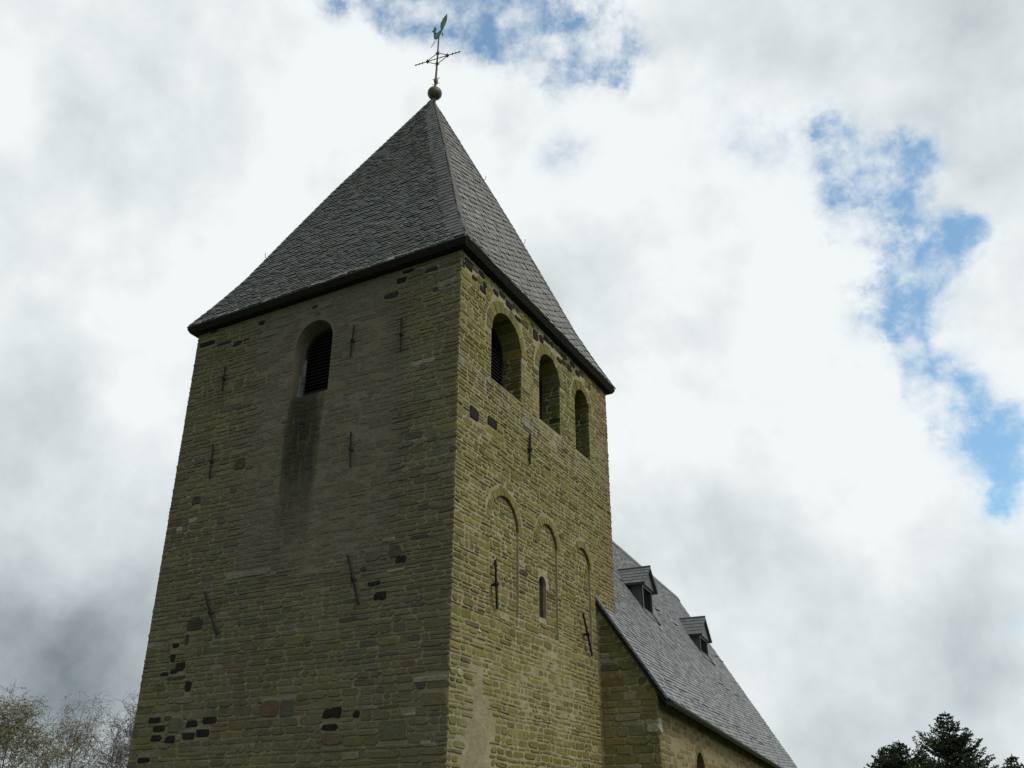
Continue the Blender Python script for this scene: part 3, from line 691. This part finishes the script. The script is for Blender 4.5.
# nave roof
NR = MB(); SL = Vector((UE-UR, 0, 0)).length; 
slant = math.hypot(UE-UR, ZR0-ZE0); nrmS = (NU*(ZR0-ZE0)/slant+Vector((0, 0, (UE-UR)/slant)))
def mpS(v, s, h):
    t = (v+.06)/(NL+.06); f_ = s/slant; ze = ZE0+(ZE1-ZE0)*t; zr = ZR0+(ZR1-ZR0)*t
    sag = -.05*math.sin(math.pi*min(1, max(0, t)))*math.sin(math.pi*min(1, max(0, f_)))
    return W(UE+(UR-UE)*f_, v, ze+(zr-ze)*f_)+nrmS*(h+sag)
V = []; core = []
for i in range(13):
    v = -.06+(NL+.06)*i/12
    for j in range(9): V.append(mpS(v, slant*j/8, -.012))
NR.add(V, [(i*9+j, (i+1)*9+j, (i+1)*9+j+1, i*9+j+1) for i in range(12) for j in range(8)], (.02, .02, .02))
# underside, verges and the north slope as one thick shell
def q3(u_, v, dz=0): return W(u_, v, (roofz(u_, v) if u_ >= UR else roofz(2*UR-u_, v))+dz)
V = [q3(UE, -.06, -.16), q3(UE, NL, -.16), q3(UR, NL, -.16), q3(UR, -.06, -.16), q3(UN, NL, -.16), q3(UN, -.06, -.16),
     q3(UE, -.06, -.015), q3(UE, NL, -.015), q3(UR, NL, -.015), q3(UR, -.06, -.015), q3(UN, NL, 0), q3(UN, -.06, 0)]
sh = MB()
GV = [q3(UE+(UR-UE)*j/8, -.06+(NL+.06)*i/12, -.16) for i in range(13) for j in range(9)]
sh.add(GV, [(i*9+j, i*9+j+1, (i+1)*9+j+1, (i+1)*9+j) for i in range(12) for j in range(8)])
sh.add(V, [(3,5,4,2),(0,1,7,6),(9,8,10,11),(0,6,9,3),(3,9,11,5),(1,2,8,7),(2,4,10,8),(5,11,10,4)], (.09, .095, .1))
slate_field(NR, lambda u_, s, h: mpS(u_+NL/2-.03, s, h), lambda s: (-(NL+.06)/2, (NL+.06)/2), slant, rad(5), .19, .125, lift=.036, th=.022, base=(.188, .195, .204), v=.45)
# ridge course and verge course
x = -.06
while x < NL:
    P = [(x, slant-.22), (x+.28, slant-.22), (x+.28, slant+.03), (x, slant+.03)]; V = [mpS(a, s, .045+.01*random.random()) for a, s in P]+[mpS(a, s, .0) for a, s in P]
    NR.add(V, [(0,1,2,3),(1,0,4,5),(0,3,7,4),(2,1,5,6),(3,2,6,7)], slate_col((.09, .095, .1), .15)); x += .27
s = 0
while s < slant-.1:
    P = [(-.075, s), (.12, s), (.14, s+.2), (-.075, s+.22)]; V = [mpS(a, b2, .05-.015*(b2 > s)) for a, b2 in P]+[mpS(a, b2, .0) for a, b2 in P]
    NR.add(V, [(0,1,2,3),(1,0,4,5),(0,3,7,4),(2,1,5,6),(3,2,6,7)], slate_col((.17, .185, .195), .15)); s += .14
nr = fit(NR.build('nave_roof', M_slate))
s_ = sh.build('roof_underside', M_under); s_.parent = nr
# gutter along the eaves: an open half pipe with a closed end
gt = MB(); k = 8; ringp = []
rows = []
for v in (-.02, NL-.1):
    t = (v+.06)/(NL+.06); zc = ZE0+(ZE1-ZE0)*t-.05
    rows.append([W(UE+.07+.085*math.cos(math.pi+math.pi*i/k), v, zc+.085*math.sin(math.pi+math.pi*i/k)) for i in range(k+1)])
    rows.append([W(UE+.07+.075*math.cos(math.pi+math.pi*i/k), v, zc+.075*math.sin(math.pi+math.pi*i/k)) for i in range(k+1)])
V = rows[0]+rows[2]+rows[1]+rows[3]; n = k+1
gt.add(V, [(i+1, i, n+i, n+i+1) for i in range(k)]+[(2*n+i, 2*n+i+1, 3*n+i+1, 3*n+i) for i in range(k)]+[tuple(range(n)), tuple(range(n, 2*n))])
g_ = gt.build('gutter', M_gutter); g_.parent = nr

def snow_hook(v, u_):
    s = (UE-u_)/(UE-UR)*slant; m_ = MB()
    P = []
    for i in range(7):
        a = math.pi*(i/6); P.append(Vector(mpS(v-.10*math.cos(a), s-.15*math.sin(a), .05+.09*math.sin(a))))
    m_.tube(P, [.010]*7, 5); o = m_.build('snow_hook', M_iron); o.parent = nr
for i, v in enumerate((1.5, 3.0, 4.35, 5.55, 6.9, 8.3, 9.8, 11.3, 12.9, 14.5)): snow_hook(v, 1.05)
for v in (4.4, 7.6, 12.1, 14.8, 22.1, 24.0-.6): snow_hook(v, -1.69)
for v in (15.5, 17.0, 18.6, 20.3): snow_hook(v, -.35)

# dormers
def dormer(vc, uf, hwv, z_eave, z_ap):
    zb = roofz(uf, vc)-.1; D = MB()
    body = hwv-.22
    ub = uf-(z_eave-roofz(uf, vc))*(UE-UR)/(ZR0-ZE0)-.2
    vL, vR = vc-body, vc+body
    V = [W(uf, vL, zb), W(uf, vR, zb), W(uf, vR, z_eave+.03), W(uf, vc, z_eave+.03+(z_ap-z_eave)*body/hwv*.85), W(uf, vL, z_eave+.03), W(ub, vL, zb+.5), W(ub, vR, zb+.5), W(ub, vR, z_eave+.03), W(ub, vL, z_eave+.03)]
    # cheeks and framed front: jambs, lintel triangle
    D.add([W(uf, vL, zb), W(ub, vL, z_eave+.03), W(uf, vL, z_eave+.03)], [(0, 1, 2)], (.06, .065, .065))
    D.add([W(uf, vR, zb), W(ub, vR, z_eave+.03), W(uf, vR, z_eave+.03)], [(0, 2, 1)], (.06, .065, .065))
    jw = .10
    def slab(pts, d=.06, col=(.055, .058, .06)):
        n = len(pts); D.add([W(uf, a, b) for a, b in pts]+[W(uf-d, a, b) for a, b in pts], [tuple(range(n)), tuple(range(2*n-1, n-1, -1))]+[(i, n+i, n+(i+1) % n, (i+1) % n) for i in range(n)], col)
    slab([(vL, zb), (vL+jw, zb), (vL+jw, z_eave-.08), (vL, z_eave-.08)]); slab([(vR-jw, zb), (vR, zb), (vR, z_eave-.08), (vR-jw, z_eave-.08)])
    slab([(vL, z_eave-.078), (vR, z_eave-.078), (vR, z_eave), (vL, z_eave)])
    slab([(vL+jw+.002, zb), (vR-jw-.002, zb), (vR-jw-.002, zb+.16), (vL+jw+.002, zb+.16)])
    d_ = fit(D.build('dormer', M_slate))
    # gable roof with slates
    R = MB()
    ur = uf-(z_ap-roofz(uf, vc))*(UE-UR)/(ZR0-ZE0)-.15; uo = uf+.16
    ueb = ub-.12
    for sg in (-1, 1):
        e0 = W(uo, vc+sg*hwv, z_eave-.02); e1 = W(ueb, vc+sg*hwv, z_eave-.02); a0 = W(uo, vc, z_ap); a1 = W(ur, vc, z_ap)
        along = (e1-e0); up = (a0-e0); nn = up.cross(along).normalized()*(1 if sg > 0 else -1)
        if nn.z < 0: nn = -nn
        R.add([e0, e1, a1, a0, e0-nn*.05, e1-nn*.05, a1-nn*.05, a0-nn*.05], [(0, 1, 2, 3), (7, 6, 5, 4), (0, 3, 7, 4), (0, 4, 5, 1)], (.05, .052, .055))
        rows_ = 5
        for i in range(rows_):
            t0, t1 = i/rows_, min(1, (i+1.5)/rows_); x = 0.0
            while x < 1.0:
                w2 = random.uniform(.10, .15); x1 = min(1, x+w2)
                def pt(xx, tt, h): 
                    L0 = e0.lerp(a0, tt); L1 = e1.lerp(a1, tt); return L0.lerp(L1, xx)+nn*h
                V = [pt(x, t0, .028), pt(x1-.005, t0+.02, .028), pt(x1-.005, t1, .008), pt(x, t1, .008), pt(x, t0, .012), pt(x1-.005, t0+.02, .012)]
                R.add(V, [(0, 1, 2, 3), (0, 4, 5, 1)], slate_col((.085, .09, .098), .2)); x = x1
    # gable triangle hung with slates, recessed behind the roof edge
    R.add([W(uf+.06, vc-hwv+.06, z_eave), W(uf+.06, vc+hwv-.06, z_eave), W(uf+.06, vc, z_ap-.07), W(uf-.02, vc-hwv+.06, z_eave), W(uf-.02, vc+hwv-.06, z_eave), W(uf-.02, vc, z_ap-.07)],
          [(0, 1, 2), (5, 4, 3), (0, 3, 4, 1)], (.075, .08, .085))
    # ridge capping
    R.tube([W(uo+.01, vc, z_ap+.02), W(ur, vc, z_ap+.02)], [.04, .04], 6, (.08, .085, .09))
    r_ = R.build('dormer_roof', M_slate); r_.parent = d_
    lv = MB(); z = zb+.2
    while z < z_eave-.12:
        V = [W(uf-.06, vL+jw, z), W(uf-.06, vR-jw, z), W(uf-.16, vR-jw, z+.09), W(uf-.16, vL+jw, z+.09)]; lv.add(V+[p+Vector((0, 0, .018)) for p in V], [(0,1,2,3),(7,6,5,4),(0,4,5,1)]); z += .11
    lv.add([W(uf-.2, vL, zb), W(uf-.2, vR, zb), W(uf-.2, vR, z_eave), W(uf-.2, vL, z_eave)], [(0, 1, 2, 3)])
    l_ = lv.build('louvre', M_louvre); l_.parent = d_
    # lead apron below the front
    ap = MB(); s_f = (UE-uf)/(UE-UR)*slant
    P = [(vL-.12, s_f+.05), (vR+.12, s_f+.05), (vR+.16, s_f-.28), (vL-.12, s_f-.28)]; ap.add([mpS(a, s2, .05) for a, s2 in P]+[mpS(a, s2, .01) for a, s2 in P], [(0,1,2,3)[::-1],(3,2,6,7),(0,3,7,4),(2,1,5,6)])
    P = [(vR-.04, s_f+.05), (vR+.08, s_f+.1), (vR+.06, s_f-.36), (vR-.06, s_f-.28)]; ap.add([mpS(a, s2, .075) for a, s2 in P]+[mpS(a, s2, .02) for a, s2 in P], [(3,2,1,0),(3,2,6,7),(0,3,7,4),(2,1,5,6)])
    a_ = ap.build('lead_apron', M_gutter); a_.parent = d_
dormer(9.20, -1.20, .84, 7.66, 8.36)
dormer(18.35, -1.32, .98, 7.68, 8.54)

# ------------------------------------------------------------------ weather vane on the apex
VX, VY = -3.541, 3.844
vane = empty('weather_vane', (VX, VY, AZ+.1), 'iron weather vane with scrolled cross arms, copper ball and green cockerel on the spire tip', 'weather vane')
def vfit(o): o.parent = vane; o.matrix_parent_inverse = Matrix.Translation(-Vector(vane.location)); return o
bl = MB(); R0 = .225; seg = 20; rn = 12
for i in range(rn+1):
    for j in range(seg):
        a = math.pi*i/rn; b2 = 2*math.pi*j/seg; bl.v.append((VX+R0*math.sin(a)*math.cos(b2), VY+R0*math.sin(a)*math.sin(b2), 20.56+R0*.95*math.cos(a)))
for i in range(rn):
    for j in range(seg): bl.f.append((i*seg+j, (i+1)*seg+j, (i+1)*seg+(j+1) % seg, i*seg+(j+1) % seg)); bl.c.append((1, 1, 1))
bl.tube([Vector((VX-.03, VY, 20.22)), Vector((VX, VY, 20.42))], [.07, .05], 8)
vfit(bl.build('ball', M_ball, smooth=True))
rod = MB(); P = [Vector((VX, VY, 20.7)), Vector((-3.525, VY, 21.2)), Vector((-3.503, VY, 22.02)), Vector((-3.49, VY, 23.0))]
rod.tube(P, [.038, .034, .028, .022], 8)
rod.tube([Vector((-3.53, VY, 20.95)), Vector((-3.52, VY, 21.02)), Vector((-3.52, VY, 21.12)), Vector((-3.519, VY, 21.2))], [.04, .065, .065, .04], 8)
for zz in (20.94, 21.15):
    for sg in (-1, 1): rod.tube([Vector((-3.522+sg*a, VY+sg*a*.13, zz+dz)) for a, dz in ((0, 0), (.06, -.02), (.12, .03))], [.014, .012, .008], 5)
vfit(rod.build('rod', M_ironpole))
AD = Vector((1.514, .195, 0)).normalized(); AC = Vector((-3.503, VY, 22.02)); AQ = Vector((-AD.y, AD.x, 0))
ca = MB()
def P3(a, z, c=0): return AC+AD*a+AQ*c+Vector((0, 0, z))
ca.tube([P3(-.79, 0), P3(.78, 0)], [.015, .015], 6)
for sg in (-1, 1):
    ca.tube([P3(sg*.34-.05, 0), P3(sg*.34, 0), P3(sg*.34+.05, 0)], [.03, .055, .03], 6); ca.tube([P3(sg*.34, -.08), P3(sg*.34, .08)], [.02, .02], 6)
    for zz in (-1, 1):
        ca.tube([P3(0, zz*.22), P3(sg*.15, zz*.15), P3(sg*.27, zz*.07), P3(sg*.34, 0)], [.013]*4, 5)
        ca.tube([P3(0, zz*.22), P3(sg*.05, zz*.27), P3(sg*.09, zz*.26)], [.012, .011, .008], 5)
    ca.tube([P3(sg*.52, -.035), P3(sg*.52, .035)], [.018, .018], 6); ca.tube([P3(sg*.63, -.03), P3(sg*.63, .03)], [.016, .016], 6); ca.tube([P3(sg*.74, -.03), P3(sg*.78, 0), P3(sg*.74, .03)], [.012]*3, 6)
for zz in (-.22, .22): ca.tube([P3(0, zz-.03), P3(0, zz+.03)], [.05, .05], 8)
vfit(ca.build('cross_arm', M_ironpole))
ck = MB()
def flat(pts, th=.022):
    n = len(pts); V = [(x, VY-th/2, z) for x, z in pts]+[(x, VY+th/2, z) for x, z in pts]
    ck.add(V, [tuple(range(n)), tuple(range(2*n-1, n-1, -1))]+[(i, n+i, n+(i+1) % n, (i+1) % n) for i in range(n)])
flat([(-3.50,22.93),(-3.60,22.90),(-3.66,22.96),(-3.69,23.08),(-3.685,23.2),(-3.70,23.30),(-3.77,23.33),(-3.71,23.38),(-3.70,23.45),(-3.65,23.50),(-3.61,23.46),(-3.60,23.38),(-3.625,23.28),(-3.60,23.20),(-3.53,23.18),(-3.45,23.22),(-3.40,23.26),(-3.37,23.20),(-3.41,23.10),(-3.46,23.0)])
flat([(-3.41,23.22),(-3.45,23.38),(-3.43,23.56),(-3.35,23.72),(-3.25,23.82),(-3.21,23.86),(-3.20,23.74),(-3.21,23.58),(-3.26,23.42),(-3.33,23.28),(-3.37,23.20)])
flat([(-3.38,23.08),(-3.33,23.06),(-3.32,22.98),(-3.37,22.91),(-3.35,22.98),(-3.38,23.02)])
ck.tube([Vector((-3.62, VY, 22.85)), Vector((-3.78, VY, 22.62))], [.012, .008], 5)
vfit(ck.build('cockerel', M_verdi))

# ------------------------------------------------------------------ trees
M_bark = simple('bark', (.12, .105, .085), .9); M_twig = simple('twig_bark', (.115, .10, .078), .9)
def leafmat(name, c, tr=.0):
    m, t, b = new_mat(name, .7, .25); q = NT(t)
    q.link(q.mix(1.0, q.attr(), c, 'MULTIPLY'), b.inputs['Base Color']); return m
M_bud = leafmat('spring_bud', (.16, .155, .055)); M_needle = leafmat('spruce_needle', (.040, .056, .028))

def bare_tree(x, y, zb, H, spread, seed, label, droop, buds, ntw, budcol=(1, 1, 1), lean=0.0, trad=.011, nbr=24):
    rnd = random.Random(seed); root = empty('birch_tree', (x, y, zb), label, 'tree', 'bare spring trees beside the tower')
    wood = MB(); tw = MB(); lf = MB()
    def branch(p, d, L_, r_, lv):
        n = 5; pts = [p]; dd = d.copy(); q_ = p.copy()
        for i in range(n):
            j = Vector((rnd.uniform(-1, 1), rnd.uniform(-1, 1), rnd.uniform(-1, 1)))*(.16 if lv < 3 else .22)
            g_ = Vector((0, 0, .10 if lv < 3 else -droop*(i+1)/n)); dd = (dd+j+g_).normalized(); q_ = q_+dd*(L_/n); pts.append(q_.copy())
        rs = [r_*(1-.75*i/n) for i in range(n+1)]
        (wood if lv < 3 else tw).tube(pts, rs, 6 if lv < 2 else 3, (1, 1, 1), cap=False)
        if lv >= 4:
            for k in range(buds):
                t_ = rnd.uniform(.2, 1)*n; i = min(n-1, int(t_)); c = pts[i].lerp(pts[i+1], t_-i)
                s_ = rnd.uniform(.03, .07); a = Vector((rnd.uniform(-1, 1), rnd.uniform(-1, 1), rnd.uniform(-1, 1))).normalized()*s_; b2 = a.orthogonal().normalized()*s_*.6
                k_ = rnd.uniform(.6, 1.3); lf.add([c, c+a+b2, c+a*2, c+a-b2], [(0, 1, 2, 3)], (k_*budcol[0], k_*budcol[1], k_*budcol[2]))
            return
        kids = (0, 7, 5, ntw)[lv] if lv else 0
        for k in range(kids):
            t_ = rnd.uniform(.25, 1)*n; i = min(n-1, int(t_)); c = pts[i].lerp(pts[i+1], t_-i); base = (pts[i+1]-pts[i]).normalized()
            ax_ = Vector((rnd.uniform(-1, 1), rnd.uniform(-1, 1), rnd.uniform(-.5, .6))).normalized(); nd_ = (base*(.9 if lv < 2 else .75)+ax_*.75).normalized()
            if lv < 3: nd_ = (nd_+Vector((0, 0, .18))).normalized()
            branch(c, nd_, L_*rnd.uniform(.42, .62) if lv < 3 else rnd.uniform(.6, 1.2), max(.004, r_*.45) if lv < 3 else trad*.8, lv+1)
    n = 12; pts = []; q_ = Vector((0, 0, 0)); d = Vector((lean, 0, 1)).normalized()
    for i in range(n+1):
        pts.append(q_.copy()); q_ = q_+d*(H*.97/n); d = (d+Vector((rnd.uniform(-1, 1), rnd.uniform(-1, 1), .6))*.08).normalized()
    rs = [.15*(1-i/n)**1.5*H/11+.008 for i in range(n+1)]
    tr_ = MB(); tr_.tube(pts, rs, 8, cap=True)
    nb = nbr
    for k in range(nb):
        f = .26+.70*(k/nb)**.85; i = min(n-1, int(f*n)); c = pts[i].lerp(pts[i+1], f*n-i); az = k*2.4+rnd.uniform(-.4, .4)
        el = rad(rnd.uniform(32, 58)); dv = Vector((math.cos(az)*math.cos(el), math.sin(az)*math.cos(el), math.sin(el)))
        branch(c, dv, spread*(1.12-f)*rnd.uniform(.8, 1.25)+.9, .052*(1.15-f), 2 if f > .72 else 1)
    for mb_, nm, mt in ((tr_, 'trunk', M_bark), (wood, 'limbs', M_twig), (tw, 'twigs', M_twig)): mb_.build(nm, mt, root)
    if lf.f: lf.build('buds', M_bud, root)
    return root
bare_tree(-49.2, 26.2, -1.6, 10.1, 3.6, 3, 'leftmost spring tree, broad crown with fresh olive buds at the picture edge', .30, 3, 5)
bare_tree(-49.0, 30.4, -1.6, 10.9, 3.0, 11, 'middle drooping grey birch with almost bare twigs, left of the tower', .60, 1, 3, (1.1, .9, .9))
bare_tree(-44.0, 30.6, -1.6, 10.7, 2.6, 5, 'bare reddish tree closest to the tower wall, partly hidden by its corner', .05, 0, 4, nbr=22, trad=.018)

def spruce(x, y, zb, H, wid, seed, label, twin=0, spr=.72):
    rnd = random.Random(seed); root = empty('spruce_tree', (x, y, zb), label, 'tree', 'dark conifers right of the nave')
    tk = MB(); cr_ = MB(); tk.tube([Vector((0, 0, 0)), Vector((0, 0, H*.5)), Vector((.05, 0, H))], [H*.018, H*.011, .015], 8)
    def spray(c, d, s_):
        for _ in range(3):
            a = (d+Vector((rnd.uniform(-1, 1), rnd.uniform(-1, 1), rnd.uniform(-.7, .9)))*.8).normalized()*s_*rnd.uniform(.6, 1.2); b2 = a.cross(Vector((rnd.uniform(-1, 1), rnd.uniform(-1, 1), rnd.uniform(-1, 1)))).normalized()*s_*.16
            k_ = rnd.uniform(.6, 1.35); cr_.add([c-b2, c+a*.5-b2*1.3, c+a, c+a*.5+b2*1.3, c+b2], [(0, 1, 2, 3, 4)], (k_, k_, k_))
    tops = [(0, 0, H)]+([(twin, 0.2, H*.965)] if twin else [])
    for tx, ty, th_ in tops:
        h = .30
        while h < H*.86:
            f = h; L_ = min(wid, .12+f*spr)*rnd.uniform(.75, 1.2); nb = 6 if h < 2 else 8
            for k in range(nb):
                if rnd.random() < .12: continue
                az = rnd.uniform(0, 6.283); l = L_*rnd.uniform(.45, 1.2); p = Vector((tx, ty, th_-h)); d = Vector((math.cos(az), math.sin(az), .16 if h < 3 else .05)).normalized()
                n = max(3, int(l/.16)); pts = [p]
                for i in range(n): d = (d+Vector((rnd.uniform(-.1, .1), rnd.uniform(-.1, .1), (.055 if h < 4 else .03)+rnd.uniform(-.1, .1)))).normalized(); p = p+d*(l/n); pts.append(p.copy())
                cr_.tube(pts, [.02*(1-.6*i/n)+.006 for i in range(n+1)], 3, (.8, .7, .6), cap=False)
                for i in range(1, n+1):
                    spray(pts[i], d, .19); 
                    side = d.cross(Vector((0, 0, 1))).normalized()
                    for sg in (-1, 1):
                        sl_ = (1-i/(n+1))*l*.38+.1; m_ = max(1, int(sl_/.17))
                        for j in range(1, m_+1): spray(pts[i]+(side*sg+d*.6).normalized()*sl_*j/m_+Vector((0, 0, -.02*j+rnd.uniform(-.05, .05))), (side*sg+d*.5), .20)
            h += .22 if h < 3 else .32
        for i in range(5): spray(Vector((tx, ty, th_-.09*i)), Vector((0, 0, 1)), .13)
    tk.build('trunk', M_bark, root); cr_.build('crown', M_needle, root)
    return root
spruce(3.1, 66.66, -1.6, 10.45, 4.2, 1, 'tallest dark spruce with a pointed top at the lower right')
spruce(-.1, 62.35, -1.6, 8.15, 3.0, 2, 'shorter twin topped dark spruce left of the tallest one', twin=-1.0, spr=.85)
spruce(6.9, 71.8, -1.6, 7.6, 2.0, 4, 'small spruce tip at the lower right edge')
